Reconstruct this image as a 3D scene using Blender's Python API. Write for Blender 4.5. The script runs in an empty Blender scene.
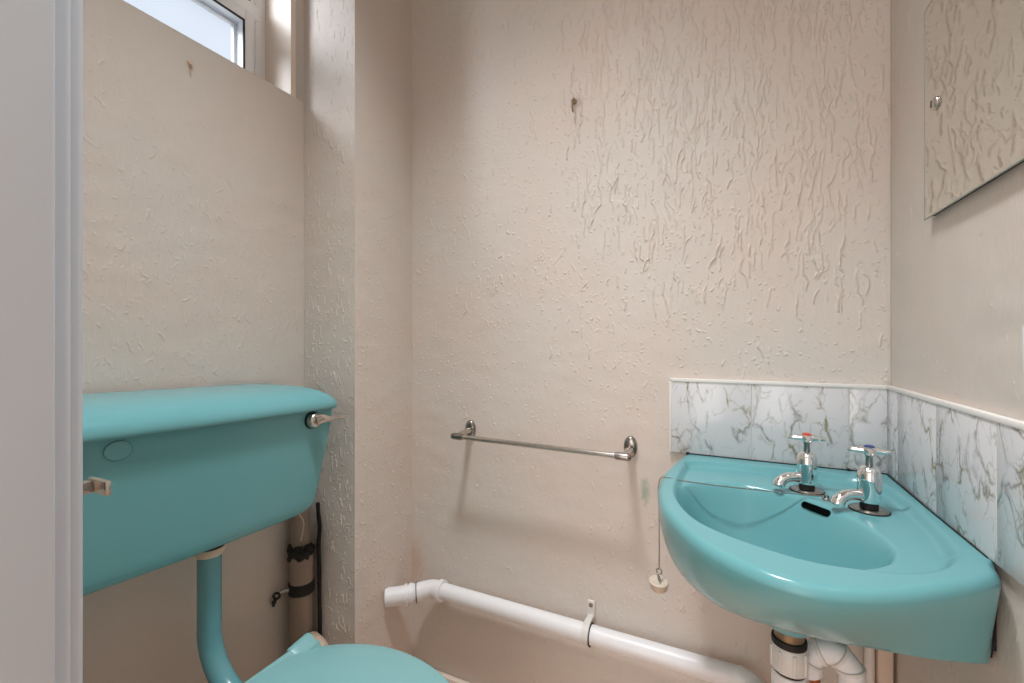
import bpy, bmesh, math, random
import numpy as np
from mathutils import Vector, Matrix

random.seed(4); np.random.seed(4)
H = 1.0                      # eye height above the floor; heights below are given relative to the eye
SC = bpy.context.scene
COL = SC.collection

# ------------------------------------------------------------------ helpers
def tag(o, label=None, cat=None, group=None, kind=None):
    if label: o['label'] = label
    if cat: o['category'] = cat
    if group: o['group'] = group
    if kind: o['kind'] = kind
    return o

def root(name, loc, label, cat, group=None):
    o = bpy.data.objects.new(name, None); COL.objects.link(o)
    o.location = (loc[0], loc[1], loc[2] + H); o.empty_display_size = .05
    return tag(o, label, cat, group)

class MB:
    """collects shapes into ONE mesh"""
    def __init__(s): s.v = []; s.f = []; s.m = []
    def add(s, vs, fs, mi=0):
        n = len(s.v); s.v += [tuple(p) for p in vs]; s.f += [tuple(i + n for i in f) for f in fs]; s.m += [mi] * len(fs)
        return s
    def bm(s, b, mi=0):
        b.verts.index_update()
        s.add([v.co[:] for v in b.verts], [[v.index for v in f.verts] for f in b.faces], mi); b.free(); return s
    def box(s, x0, x1, y0, y1, z0, z1, bev=0, seg=3, mi=0):
        b = bmesh.new(); bmesh.ops.create_cube(b, size=1)
        for v in b.verts:
            v.co = Vector(((x0 + x1) / 2 + v.co.x * (x1 - x0), (y0 + y1) / 2 + v.co.y * (y1 - y0), (z0 + z1) / 2 + v.co.z * (z1 - z0)))
        if bev: bmesh.ops.bevel(b, geom=b.edges[:], offset=bev, segments=seg, affect='EDGES', profile=.5)
        return s.bm(b, mi)
    def loft(s, rings, cap0=True, cap1=True, mi=0, closed=True):
        n = len(rings[0]); vs = [p for r in rings for p in r]; fs = []
        for i in range(len(rings) - 1):
            for j in range(n if closed else n - 1):
                k = (j + 1) % n
                fs.append((i * n + j, i * n + k, (i + 1) * n + k, (i + 1) * n + j))
        if cap0: fs.append(tuple(range(n))[::-1])
        if cap1: fs.append(tuple((len(rings) - 1) * n + j for j in range(n)))
        return s.add(vs, fs, mi)
    def tube(s, path, r, n=20, cap=True, mi=0):
        P = [Vector(p) for p in path]; R = r if isinstance(r, (list, tuple)) else [r] * len(P)
        T = []
        for i in range(len(P)):
            a = P[max(i - 1, 0)]; b = P[min(i + 1, len(P) - 1)]
            T.append((b - a).normalized())
        u = T[0].cross(Vector((0, 0, 1)))
        if u.length < .1: u = T[0].cross(Vector((1, 0, 0)))
        u.normalize(); rings = []
        for i in range(len(P)):
            u = (u - T[i] * u.dot(T[i])).normalized(); w = T[i].cross(u)
            rings.append([P[i] + (u * math.cos(2 * math.pi * k / n) + w * math.sin(2 * math.pi * k / n)) * R[i] for k in range(n)])
        return s.loft(rings, cap, cap, mi)
    def lathe(s, prof, o=(0, 0, 0), axis=(0, 0, 1), n=32, mi=0):
        """prof: list of (radius, height along the axis)"""
        A = Vector(axis).normalized(); q = A.to_track_quat('Z', 'Y').to_matrix(); o = Vector(o)
        rings = [[o + q @ Vector((max(r, 1e-5) * math.cos(2 * math.pi * k / n), max(r, 1e-5) * math.sin(2 * math.pi * k / n), h)) for k in range(n)] for r, h in prof]
        return s.loft(rings, True, True, mi)
    def sphere(s, c, r, mi=0, sub=2, sc=(1, 1, 1)):
        b = bmesh.new(); bmesh.ops.create_icosphere(b, subdivisions=sub, radius=r)
        for v in b.verts: v.co = Vector((v.co.x * sc[0], v.co.y * sc[1], v.co.z * sc[2])) + Vector(c)
        return s.bm(b, mi)
    def torus(s, c, R, r, axis=(0, 0, 1), n=28, m=10, mi=0):
        A = Vector(axis).normalized(); q = A.to_track_quat('Z', 'Y').to_matrix(); c = Vector(c); vs = []; fs = []
        for i in range(n):
            a = 2 * math.pi * i / n
            for j in range(m):
                b = 2 * math.pi * j / m
                vs.append(c + q @ Vector(((R + r * math.cos(b)) * math.cos(a), (R + r * math.cos(b)) * math.sin(a), r * math.sin(b))))
                fs.append((i * m + j, ((i + 1) % n) * m + j, ((i + 1) % n) * m + (j + 1) % m, i * m + (j + 1) % m))
        return s.add(vs, fs, mi)
    def build(s, name, mat, parent=None, label=None, cat=None, group=None, kind=None, smooth=True, angle=40, fix=True):
        me = bpy.data.meshes.new(name); V = np.array(s.v, float); V[:, 2] += H
        if parent:
            p = parent
            while p.parent: p = p.parent
            V -= np.array(p.location[:])
        else:
            o0 = np.array([(V[:, 0].min() + V[:, 0].max()) / 2, (V[:, 1].min() + V[:, 1].max()) / 2, V[:, 2].min()]); V -= o0
        me.from_pydata(V.tolist(), [], s.f)
        mats = mat if isinstance(mat, (list, tuple)) else [mat]
        for m in mats: me.materials.append(m)
        if len(mats) > 1: me.polygons.foreach_set('material_index', s.m)
        if fix:
            b = bmesh.new(); b.from_mesh(me); bmesh.ops.recalc_face_normals(b, faces=b.faces); b.to_mesh(me); b.free()
        if smooth:
            me.polygons.foreach_set('use_smooth', [True] * len(me.polygons))
            try: me.set_sharp_from_angle(angle=math.radians(angle))
            except Exception: pass
        me.update()
        o = bpy.data.objects.new(name, me); COL.objects.link(o)
        if parent: o.parent = parent
        else: o.location = o0
        return tag(o, label, cat, group, kind)

def spline(pts, n, closed=False):
    """Catmull-Rom through pts, n samples per span"""
    P = [np.array(p, float) for p in pts]; out = []; N = len(P)
    for i in range(N if closed else N - 1):
        if closed: p0, p1, p2, p3 = P[(i - 1) % N], P[i], P[(i + 1) % N], P[(i + 2) % N]
        else: p0, p1, p2, p3 = P[max(i - 1, 0)], P[i], P[i + 1], P[min(i + 2, N - 1)]
        for k in range(n):
            t = k / n
            out.append(.5 * ((2 * p1) + (-p0 + p2) * t + (2 * p0 - 5 * p1 + 4 * p2 - p3) * t * t + (-p0 + 3 * p1 - 3 * p2 + p3) * t ** 3))
    if not closed: out.append(P[-1])
    return out

# ------------------------------------------------------------------ materials
def srgb(r, g, b):
    f = lambda c: ((c / 255 + .055) / 1.055) ** 2.4 if c > 10 else c / 255 / 12.92
    return (f(r), f(g), f(b), 1)

def mat(name, col, rough=.5, metal=0, coat=0, spec=.5, bump=0, bscale=200, var=0, vscale=8):
    m = bpy.data.materials.new(name); m.use_nodes = True
    nt = m.node_tree; N = nt.nodes; L = nt.links; p = N['Principled BSDF']
    p.inputs['Base Color'].default_value = col; p.inputs['Roughness'].default_value = rough
    p.inputs['Metallic'].default_value = metal; p.inputs['Coat Weight'].default_value = coat
    p.inputs['Coat Roughness'].default_value = .05; p.inputs['Specular IOR Level'].default_value = spec
    tc = N.new('ShaderNodeTexCoord')
    if var:
        n = N.new('ShaderNodeTexNoise'); n.inputs['Scale'].default_value = vscale; n.inputs['Detail'].default_value = 4
        L.new(tc.outputs['Object'], n.inputs['Vector'])
        mx = N.new('ShaderNodeMix'); mx.data_type = 'RGBA'
        mx.inputs['A'].default_value = tuple(c * (1 - var) for c in col[:3]) + (1,)
        mx.inputs['B'].default_value = tuple(min(1, c * (1 + var)) for c in col[:3]) + (1,)
        L.new(n.outputs['Fac'], mx.inputs['Factor']); L.new(mx.outputs['Result'], p.inputs['Base Color'])
    if bump:
        n2 = N.new('ShaderNodeTexNoise'); n2.inputs['Scale'].default_value = bscale; n2.inputs['Detail'].default_value = 3
        L.new(tc.outputs['Object'], n2.inputs['Vector'])
        b = N.new('ShaderNodeBump'); b.inputs['Strength'].default_value = bump; b.inputs['Distance'].default_value = .002
        L.new(n2.outputs['Fac'], b.inputs['Height']); L.new(b.outputs['Normal'], p.inputs['Normal'])
    return m

def wall_mat(name, col, col2, stains=()):
    """painted textured plaster: cream with faint pink patches, grime and named stains at places on the wall"""
    m = bpy.data.materials.new(name); m.use_nodes = True
    nt = m.node_tree; N = nt.nodes; L = nt.links; p = N['Principled BSDF']
    p.inputs['Roughness'].default_value = .62; p.inputs['Specular IOR Level'].default_value = .35
    geo = N.new('ShaderNodeNewGeometry')
    n = N.new('ShaderNodeTexNoise'); n.inputs['Scale'].default_value = 3.2; n.inputs['Detail'].default_value = 5
    L.new(geo.outputs['Position'], n.inputs['Vector'])
    mx = N.new('ShaderNodeMix'); mx.data_type = 'RGBA'; mx.inputs['A'].default_value = col; mx.inputs['B'].default_value = col2
    r = N.new('ShaderNodeMapRange'); r.inputs['From Min'].default_value = .35; r.inputs['From Max'].default_value = .68
    L.new(n.outputs['Fac'], r.inputs['Value']); L.new(r.outputs['Result'], mx.inputs['Factor'])
    out = mx.outputs['Result']
    for (sx, sy, sz, rx, rz, c, amt) in stains:
        mp = N.new('ShaderNodeMapping'); mp.vector_type = 'POINT'
        mp.inputs['Scale'].default_value = (1 / rx, 1 / .1, 1 / rz)
        mp.inputs['Location'].default_value = (-sx / rx, -sy / .1, -(sz + H) / rz)
        L.new(geo.outputs['Position'], mp.inputs['Vector'])
        ln = N.new('ShaderNodeVectorMath'); ln.operation = 'LENGTH'; L.new(mp.outputs['Vector'], ln.inputs[0])
        n3 = N.new('ShaderNodeTexNoise'); n3.inputs['Scale'].default_value = 90; n3.inputs['Detail'].default_value = 3
        L.new(geo.outputs['Position'], n3.inputs['Vector'])
        ad = N.new('ShaderNodeMath'); ad.operation = 'ADD'; L.new(ln.outputs['Value'], ad.inputs[0]); L.new(n3.outputs['Fac'], ad.inputs[1])
        rr = N.new('ShaderNodeMapRange'); rr.inputs['From Min'].default_value = 1.35; rr.inputs['From Max'].default_value = .75
        rr.inputs['To Min'].default_value = 0; rr.inputs['To Max'].default_value = amt
        L.new(ad.outputs[0], rr.inputs['Value'])
        mm = N.new('ShaderNodeMix'); mm.data_type = 'RGBA'; mm.inputs['B'].default_value = c
        L.new(out, mm.inputs['A']); L.new(rr.outputs['Result'], mm.inputs['Factor']); out = mm.outputs['Result']
    L.new(out, p.inputs['Base Color'])
    n2 = N.new('ShaderNodeTexNoise'); n2.inputs['Scale'].default_value = 420; n2.inputs['Detail'].default_value = 2
    mv = N.new('ShaderNodeMapping'); mv.inputs['Scale'].default_value = (1, 1, .22); L.new(geo.outputs['Position'], mv.inputs['Vector'])
    L.new(mv.outputs[0], n2.inputs['Vector'])
    b = N.new('ShaderNodeBump'); b.inputs['Strength'].default_value = .45; b.inputs['Distance'].default_value = .0012
    L.new(n2.outputs['Fac'], b.inputs['Height']); L.new(b.outputs['Normal'], p.inputs['Normal'])
    return m

def marble_mat(name, rot):
    """white glazed tile printed with a broken olive-grey vein pattern"""
    m = bpy.data.materials.new(name); m.use_nodes = True
    nt = m.node_tree; N = nt.nodes; L = nt.links; p = N['Principled BSDF']
    p.inputs['Roughness'].default_value = .16
    geo = N.new('ShaderNodeNewGeometry'); oi = N.new('ShaderNodeObjectInfo')
    off = N.new('ShaderNodeVectorMath'); off.operation = 'MULTIPLY_ADD'
    cmb = N.new('ShaderNodeCombineXYZ')
    for k in range(3): L.new(oi.outputs['Random'], cmb.inputs[k])
    off.inputs[1].default_value = (3, 5, 4); L.new(cmb.outputs[0], off.inputs[0]); L.new(geo.outputs['Position'], off.inputs[2])
    mp = N.new('ShaderNodeMapping'); mp.inputs['Rotation'].default_value = rot; mp.inputs['Scale'].default_value = (1, 1, .62)
    L.new(off.outputs[0], mp.inputs['Vector'])
    nz = N.new('ShaderNodeTexNoise'); nz.inputs['Scale'].default_value = 26; nz.inputs['Detail'].default_value = 5
    L.new(mp.outputs[0], nz.inputs['Vector'])
    ad = N.new('ShaderNodeVectorMath'); ad.operation = 'MULTIPLY_ADD'; ad.inputs[1].default_value = (.05, .05, .05)
    L.new(nz.outputs['Color'], ad.inputs[0]); L.new(mp.outputs[0], ad.inputs[2])
    def veins(scale, w):
        vo = N.new('ShaderNodeTexVoronoi'); vo.feature = 'DISTANCE_TO_EDGE'; vo.inputs['Scale'].default_value = scale
        L.new(ad.outputs[0], vo.inputs['Vector'])
        mr = N.new('ShaderNodeMapRange'); mr.inputs['From Min'].default_value = w; mr.inputs['From Max'].default_value = 0
        L.new(vo.outputs['Distance'], mr.inputs['Value']); return mr.outputs['Result']
    nm = N.new('ShaderNodeTexNoise'); nm.inputs['Scale'].default_value = 38; nm.inputs['Detail'].default_value = 4
    L.new(mp.outputs[0], nm.inputs['Vector'])
    msk = N.new('ShaderNodeMapRange'); msk.inputs['From Min'].default_value = .42; msk.inputs['From Max'].default_value = .58
    L.new(nm.outputs['Fac'], msk.inputs['Value'])
    a = N.new('ShaderNodeMath'); a.operation = 'MAXIMUM'; L.new(veins(21, .06), a.inputs[0])
    b2 = N.new('ShaderNodeMath'); b2.operation = 'MULTIPLY'; b2.inputs[1].default_value = .6; L.new(veins(40, .045), b2.inputs[0]); L.new(b2.outputs[0], a.inputs[1])
    fm = N.new('ShaderNodeMath'); fm.operation = 'MULTIPLY'; L.new(a.outputs[0], fm.inputs[0]); L.new(msk.outputs['Result'], fm.inputs[1])
    mx = N.new('ShaderNodeMix'); mx.data_type = 'RGBA'; mx.inputs['A'].default_value = srgb(214, 214, 217)
    cr = N.new('ShaderNodeMix'); cr.data_type = 'RGBA'; cr.inputs['A'].default_value = srgb(150, 150, 150); cr.inputs['B'].default_value = srgb(128, 120, 82)
    n5 = N.new('ShaderNodeTexNoise'); n5.inputs['Scale'].default_value = 20; L.new(mp.outputs[0], n5.inputs['Vector'])
    m5 = N.new('ShaderNodeMapRange'); m5.inputs['From Min'].default_value = .4; m5.inputs['From Max'].default_value = .6; L.new(n5.outputs['Fac'], m5.inputs['Value'])
    L.new(m5.outputs['Result'], cr.inputs['Factor']); L.new(cr.outputs['Result'], mx.inputs['B'])
    L.new(fm.outputs[0], mx.inputs['Factor']); L.new(mx.outputs['Result'], p.inputs['Base Color'])
    return m

CREAM = srgb(210, 204, 197); PINK = srgb(212, 200, 191)
M = {}
M['wall'] = wall_mat('cream_textured_paint', CREAM, PINK)
M['wall_back'] = wall_mat('cream_textured_paint_stained', CREAM, PINK,
    [(-.163, 1, -.325, .016, .042, srgb(120, 150, 132), .55), (-.315, 1, .555, .02, .02, srgb(175, 150, 140), .5),
     (-.79, 1, -.62, .05, .10, srgb(196, 160, 138), .5)])
M['ceiling'] = mat('white_ceiling_paint', srgb(236, 232, 226), .8, bump=.2)
M['floor'] = mat('beige_vinyl_floor', srgb(235, 202, 182), .5, var=.15, vscale=30)
M['gloss_white'] = mat('white_gloss_paint', srgb(198, 208, 219), .3, bump=.05, bscale=40)
M['skirt'] = mat('cream_gloss_paint', srgb(226, 212, 198), .35, bump=.08, bscale=60)
M['pvc'] = mat('white_window_plastic', srgb(244, 247, 250), .25)
M['gasket'] = mat('black_rubber', srgb(30, 34, 38), .6)
M['teal'] = mat('turquoise_glazed_ceramic', srgb(104, 163, 169), .2, spec=.38)
M['teal_plastic'] = mat('turquoise_plastic', srgb(132, 182, 186), .27)
M['teal_pipe'] = mat('turquoise_pipe_plastic', srgb(98, 154, 162), .22)
M['chrome'] = mat('chrome_plate', (.82, .82, .82, 1), .07, metal=1)
M['chrome_worn'] = mat('worn_chrome', (.62, .57, .52, 1), .2, metal=1, var=.25, vscale=120)
M['chrome_dark'] = mat('tarnished_chrome', (.34, .32, .30, 1), .22, metal=1, var=.3, vscale=150)
M['black'] = mat('black_grime', srgb(22, 19, 17), .7)
M['hole'] = mat('dark_opening', srgb(9, 12, 12), 1, spec=0)
M['white_plastic'] = mat('white_waste_plastic', srgb(230, 230, 232), .36, var=.04, vscale=60)
M['white_dirty'] = mat('aged_white_plastic', srgb(218, 215, 211), .4, var=.08, vscale=60)
M['cream_plastic'] = mat('cream_plastic', srgb(214, 190, 168), .4)
M['soil'] = mat('brown_grey_painted_pipe', srgb(150, 134, 122), .45, var=.12, vscale=25)
M['copper'] = mat('copper', srgb(190, 112, 78), .35, metal=1, var=.2, vscale=80)
M['pipe_paint'] = mat('cream_painted_copper', srgb(206, 184, 166), .4)
M['pipe_white'] = mat('white_painted_pipe', srgb(222, 216, 210), .4)
M['mirror'] = mat('mirror_silver', (.76, .77, .715, 1), .012, metal=1)
M['mirror_back'] = mat('dark_mirror_backing', srgb(26, 24, 22), .7)
M['grout'] = mat('grey_grout', srgb(196, 194, 190), .8)
M['trim'] = mat('white_tile_trim', srgb(230, 228, 225), .35)
M['marble'] = marble_mat('veined_white_tile', (0, .5, 0))
M['marble_right'] = marble_mat('veined_white_tile_right', (.35, 0, 0))
M['red'] = mat('red_tap_disc', srgb(196, 66, 38), .3)
M['blue'] = mat('blue_tap_disc', srgb(40, 62, 120), .3)
M['rubber'] = mat('pale_rubber', srgb(206, 192, 176), .55, var=.08, vscale=80)
M['brass'] = mat('old_brass', srgb(150, 130, 104), .4, metal=.7, var=.2, vscale=200)

# obscured window glass: lets daylight through and scatters part of it
g = bpy.data.materials.new('frosted_window_glass'); g.use_nodes = True
nt = g.node_tree; nt.nodes.clear(); N = nt.nodes; L = nt.links
o_ = N.new('ShaderNodeOutputMaterial'); tr = N.new('ShaderNodeBsdfTransparent'); tl = N.new('ShaderNodeBsdfTranslucent'); gl = N.new('ShaderNodeBsdfGlossy')
tr.inputs['Color'].default_value = (.93, .95, .98, 1); tl.inputs['Color'].default_value = (.9, .93, .98, 1); gl.inputs['Roughness'].default_value = .15
m1 = N.new('ShaderNodeMixShader'); m2 = N.new('ShaderNodeMixShader')
nz = N.new('ShaderNodeTexNoise'); nz.inputs['Scale'].default_value = 60
mr = N.new('ShaderNodeMapRange'); mr.inputs['To Min'].default_value = .04; mr.inputs['To Max'].default_value = .10
L.new(nz.outputs['Fac'], mr.inputs['Value']); L.new(mr.outputs['Result'], m1.inputs['Fac'])
L.new(tr.outputs[0], m1.inputs[1]); L.new(tl.outputs[0], m1.inputs[2])
m2.inputs['Fac'].default_value = .05; L.new(m1.outputs[0], m2.inputs[1]); L.new(gl.outputs[0], m2.inputs[2]); L.new(m2.outputs[0], o_.inputs['Surface'])
M['glass'] = g

# ------------------------------------------------------------------ textured plaster: real relief
def smooth_noise(rows, cols, res, wl, rng, aniso=1.0):
    """gaussian-filtered noise, unit std; wl = feature size in metres, aniso stretches it upwards"""
    a = rng.standard_normal((rows, cols))
    ky = np.fft.fftfreq(rows, res)[:, None]; kx = np.fft.rfftfreq(cols, res)[None]
    F = np.fft.rfft2(a) * np.exp(-2 * (math.pi * wl / 2.5) ** 2 * ((ky * aniso) ** 2 + kx ** 2))
    b = np.fft.irfft2(F, s=(rows, cols)); return b / b.std()

def stamp(h, x, y, amp, sx, sy, res):
    """one soft blob (x, y in cells)"""
    r = int(3 * max(sx, sy) / res) + 1; i0 = int(y); j0 = int(x)
    ya = np.arange(max(0, i0 - r), min(h.shape[0], i0 + r + 1)); xa = np.arange(max(0, j0 - r), min(h.shape[1], j0 + r + 1))
    if len(ya) == 0 or len(xa) == 0: return
    gk = amp * np.exp(-.5 * (((ya[:, None] - y) * res / sy) ** 2 + ((xa[None] - x) * res / sx) ** 2))
    sub = h[ya[0]:ya[-1] + 1, xa[0]:xa[-1] + 1]; np.maximum(sub, gk, out=sub)

def relief(w, hgt, res, seed, ridges, flecks, base=.00045):
    """height map rows (up) x cols; ridges / flecks are lists of (count, density function(u,v in metres), length range, amp range)"""
    rng = np.random.default_rng(seed); rows = int(round(hgt / res)) + 1; cols = int(round(w / res)) + 1
    low = smooth_noise(rows, cols, res, .05, rng, .6) * base * .55 + smooth_noise(rows, cols, res, .010, rng, 1.6) * base * .12
    st = np.zeros((rows, cols))
    for (cnt, dens, lr, ar, wander) in ridges:
        made = 0; tries = 0
        while made < cnt and tries < cnt * 40:
            tries += 1
            u = rng.uniform(0, w); v = rng.uniform(0, hgt)
            if rng.uniform() > dens(u, v): continue
            made += 1; length = rng.uniform(*lr); amp = rng.uniform(*ar); d = 0; ang = rng.normal(0, .15); x = u; y = v; sg = rng.uniform(.00065, .00095)
            while d < length:
                t = d / length; a = amp * min(1, 6 * t + .25, 6 * (1 - t) + .15) * (.75 + .5 * abs(math.sin(9 * t + 40 * amp * 1000)))
                stamp(st, x / res, y / res, a, sg, sg * 1.0, res)
                ang += rng.normal(0, wander); ang *= .86
                if rng.uniform() < .02: ang += rng.choice([-1, 1]) * rng.uniform(.5, 1.1)
                x += math.sin(ang) * res * .9; y -= math.cos(ang) * res * .9; d += res * .9
    for (cnt, dens, ar) in flecks:
        made = 0; tries = 0
        while made < cnt and tries < cnt * 40:
            tries += 1
            u = rng.uniform(0, w); v = rng.uniform(0, hgt)
            if rng.uniform() > dens(u, v): continue
            made += 1; amp = rng.uniform(*ar); n = rng.integers(1, 5); ang = rng.normal(0, .8); x = u; y = v; sg = rng.uniform(.0006, .0010)
            for k in range(n):
                stamp(st, x / res, y / res, amp, sg, sg, res); x += math.sin(ang) * res; y += math.cos(ang) * res
    hm = low + st
    e = np.ones((rows, cols)); k = 4
    for q in range(k):
        f = q / k; e[q] *= f; e[-1 - q] *= f; e[:, q] *= f; e[:, -1 - q] *= f
    return hm * e

def grid_wall(mb, hm, org, U, V, Nn, res):
    """adds a displaced grid to mb"""
    rows, cols = hm.shape; org = np.array(org, float); U = np.array(U, float); V = np.array(V, float); Nn = np.array(Nn, float)
    jj, ii = np.meshgrid(np.arange(cols), np.arange(rows))
    P = org + jj[..., None] * res * U + ii[..., None] * res * V + hm[..., None] * Nn
    idx = np.arange(rows * cols).reshape(rows, cols)
    F = np.stack([idx[:-1, :-1], idx[:-1, 1:], idx[1:, 1:], idx[1:, :-1]], -1).reshape(-1, 4)
    if np.dot(np.cross(U, V), Nn) < 0: F = F[:, ::-1]
    mb.add(P.reshape(-1, 3).tolist(), F.tolist()); return mb

# plan of the room (metres, relative to the eye)
XR = .259; XL = -.968; XC = -.795; YB = 1.0; YC = .788; YF = .13; ZF = -1.0; ZC = 1.56
ZLO = -1.0; RES = .0012
T = .1

def g2(u, v, cu, cv, su, sv): return math.exp(-((u - cu) / su) ** 2 - ((v - cv) / sv) ** 2)

# back wall ---------------------------------------------------------
wB = XR - XC
hB = 2.0
dr = lambda u, v: min(1, max(0, (u - .42) / .22)) * min(1, max(0, (v - 1.02) / .42)) * min(1, max(.25, (1.08 - u) / .1))
drl = lambda u, v: .55 * g2(u, v, .70, .45, .26, .22) + .12
hm = relief(wB, hB, RES, 11,
    [(760, dr, (.015, .085), (.0020, .0040), .08), (620, lambda u, v: .5 * dr(u, v) + .22 * min(1, max(0, (v - .9) / .4)), (.008, .035), (.0014, .0026), .12),
     (220, drl, (.006, .025), (.0008, .0016), .35)],
    [(3600, lambda u, v: (.4 + .4 * min(1, u / .6)) * min(1, max(0, (v - .75) / .3)), (.0009, .0022)), (1900, lambda u, v: .5 if v < 1.0 else .1, (.0004, .0011))])
mb = MB(); grid_wall(mb, hm, (XC, YB, ZLO), (1, 0, 0), (0, 0, 1), (0, -1, 0), RES)
mb.box(XL - T, XR + T, YB + .004, YB + T, ZF - T, ZC + .05)
mb.box(XC - .01, XR + .01, YB, YB + .01, ZLO + hB, ZC + .02)
mb.build('wall_back', M['wall_back'], kind='structure', fix=False, angle=180)

# right wall --------------------------------------------------------
wR = 1.0 - YF
hm = relief(wR, hB, RES, 12, [(90, lambda u, v: min(1, max(0, (v - 1.0) / .5)) * .9, (.015, .06), (.0007, .0013), .16)],
            [(900, lambda u, v: .5, (.0005, .0012))], .0005)
mb = MB(); grid_wall(mb, hm, (XR, YF, ZLO), (0, 1, 0), (0, 0, 1), (-1, 0, 0), RES)
mb.box(XR + .004, XR + T, -1.6, YB + T, ZF - T, ZC + .05)
mb.box(XR, XR + .01, YF, YB + .01, ZLO + hB, ZC + .02)
mb.build('wall_right', M['wall'], kind='structure', fix=False, angle=180)

# left wall with the strip window ------------------------------------
SILL = .607; WY0 = .33; WY1 = .7534; WTOP = 1.15
wL = YC - YF; hL = SILL - ZLO
hm = relief(wL, hL, RES, 13, [(200, lambda u, v: min(1, max(0, 1.3 - abs(v - 1.15) / .35)), (.006, .03), (.0006, .0012), .35)],
            [(2600, lambda u, v: .25 + .6 * g2(u, v, .2, 1.15, .5, .25), (.0005, .0011))], .0005)
mb = MB(); grid_wall(mb, hm, (XL, YF, ZLO), (0, 1, 0), (0, 0, 1), (1, 0, 0), RES)
RD = .115
mb.box(XL - RD - .06, XL - .004, YF - .1, YB + T, ZF - T, SILL)
mb.box(XL - .004, XL, YF - .1, YF, ZF - T, SILL); mb.box(XL - .004, XL, YC, YB, ZF - T, SILL)
mb.box(XL - RD - .06, XL, WY1, YB + T, SILL, ZC + .05)
mb.box(XL - RD - .06, XL, YF - .1, WY0, SILL, ZC + .05)
mb.box(XL - RD - .06, XL, WY0, WY1, WTOP, ZC + .05)
mb.build('wall_left', M['wall'], kind='structure', fix=False, angle=180)

# boxed-in column in the corner --------------------------------------
wCf = XC - XL; wCs = YB - YC
h1 = relief(wCf, hB, RES, 14, [(420, lambda u, v: .9, (.008, .03), (.0009, .0019), .10)], [(900, lambda u, v: .7, (.0008, .0016))], .0004)
h2 = relief(wCs, hB, RES, 15, [(16, lambda u, v: .6, (.008, .02), (.0005, .0010), .3)], [(1300, lambda u, v: .6, (.0007, .0016))], .0004)
mb = MB(); grid_wall(mb, h1, (XL, YC, ZLO), (1, 0, 0), (0, 0, 1), (0, -1, 0), RES)
grid_wall(mb, h2, (XC, YC, ZLO), (0, 1, 0), (0, 0, 1), (1, 0, 0), RES)
mb.box(XL, XC - .003, YC + .003, YB + .01, ZF - .02, ZC + .02)
mb.box(XL, XC, YC, YB, ZLO + hB, ZC + .02)
mb.build('wall_column', M['wall'], kind='structure', fix=False, angle=180)

# front wall with the doorway, hall beyond ----------------------------
DX = -.388                    # left side of the door opening
mb = MB(); mb.box(XL - .2, DX, YF - .1, YF, ZF - T, ZC + .05); mb.box(DX, XR + T, YF - .1, YF, 1.08, ZC + .05)
mb.build('wall_front', M['wall'], kind='structure', smooth=False)
mb = MB(); mb.box(XL - .3, XR + .3, -1.7, YB + T, ZF - .1, ZF); mb.build('floor', M['floor'], kind='structure', smooth=False)
mb = MB(); mb.box(XL - .3, XR + .3, -1.7, YB + T, ZC, ZC + .1); mb.build('ceiling', M['ceiling'], kind='structure', smooth=False)
mb = MB(); mb.box(XL - .3, XR + .3, -1.7, -1.6, ZF, ZC); mb.box(XL - .1, XL, -1.6, YF - .1, ZF, ZC)
mb.build('wall_hall', M['ceiling'], kind='structure', smooth=False)

# door lining: flat lining, stop bead, rounded inner arris
mb = MB(); mb.box(DX - .02, DX + .012, YF - .112, YF + .004, ZF, 1.08, .004, 4)
mb.box(DX + .008, DX + .022, YF - .112, YF - .007, ZF, 1.06, .0025, 3)
mb.box(DX - .055, DX + .004, YF, YF + .013, ZF, 1.03, .004, 3)
mb.build('door_1', M['gloss_white'], label='white painted door frame close up at the left edge', kind='structure')

# skirting
mb = MB(); mb.box(XC, XR, YB - .016, YB, ZF, -.888, .004, 2); mb.build('baseboard_back', M['skirt'], kind='structure')
mb = MB(); mb.box(XC, XC + .016, YC, YB - .016, ZF, -.888, .004, 2); mb.box(XL, XC + .016, YC - .016, YC, ZF, -.888, .004, 2)
mb.build('baseboard_column', M['skirt'], kind='structure')

# window --------------------------------------------------------------
XW = -1.062                                   # room face of the frame
GY1 = .690; GZ1 = .780
def frame_rect(mb, x0, x1, ya, yb, za, zb, wd, bev=.004):
    mb.box(x0, x1, ya, ya + wd, za, zb, bev); mb.box(x0, x1, yb - wd, yb, za, zb, bev)
    mb.box(x0, x1, ya + wd - .002, yb - wd + .002, za, za + wd, bev); mb.box(x0, x1, ya + wd - .002, yb - wd + .002, zb - wd, zb, bev)
mb = MB()
frame_rect(mb, XW - .06, XW, WY0, WY1, SILL - .03, WTOP, .03)
frame_rect(mb, XW - .045, XW + .010, WY0 + .022, GY1 + .026, SILL - .02, GZ1 + .026, .026)
mb.box(XW - .05, XW + .002, WY0 + .02, WY1 - .02, GZ1 + .02, GZ1 + .06, .003); mb.box(XW - .05, XW - .004, GY1 + .02, WY1 - .02, SILL - .02, WTOP - .01, .003)
GT = WTOP - .035
wn = mb.build('window_1', M['pvc'], label='white plastic frame of the narrow high window', kind='structure')
mb = MB(); frame_rect(mb, XW + .004, XW + .0088, WY0 + .044, GY1 + .001, SILL + .004, GZ1 + .001, .0034, .0006); frame_rect(mb, XW - .008, XW - .003, WY0 + .028, GY1 + .022, GZ1 + .058, GT, .0034, .0006)
mb.build('window_gasket', M['gasket'], wn, label='black rubber seal around the pane')
for za, zb in ((SILL + .002, GZ1), (GZ1 + .058, GT)):
    mb = MB(); mb.box(XW - .016, XW - .012, WY0 + .03, GY1 + .018, za, zb); mb.build('window_glass', M['glass'], wn, smooth=False, label='frosted window pane')
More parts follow.
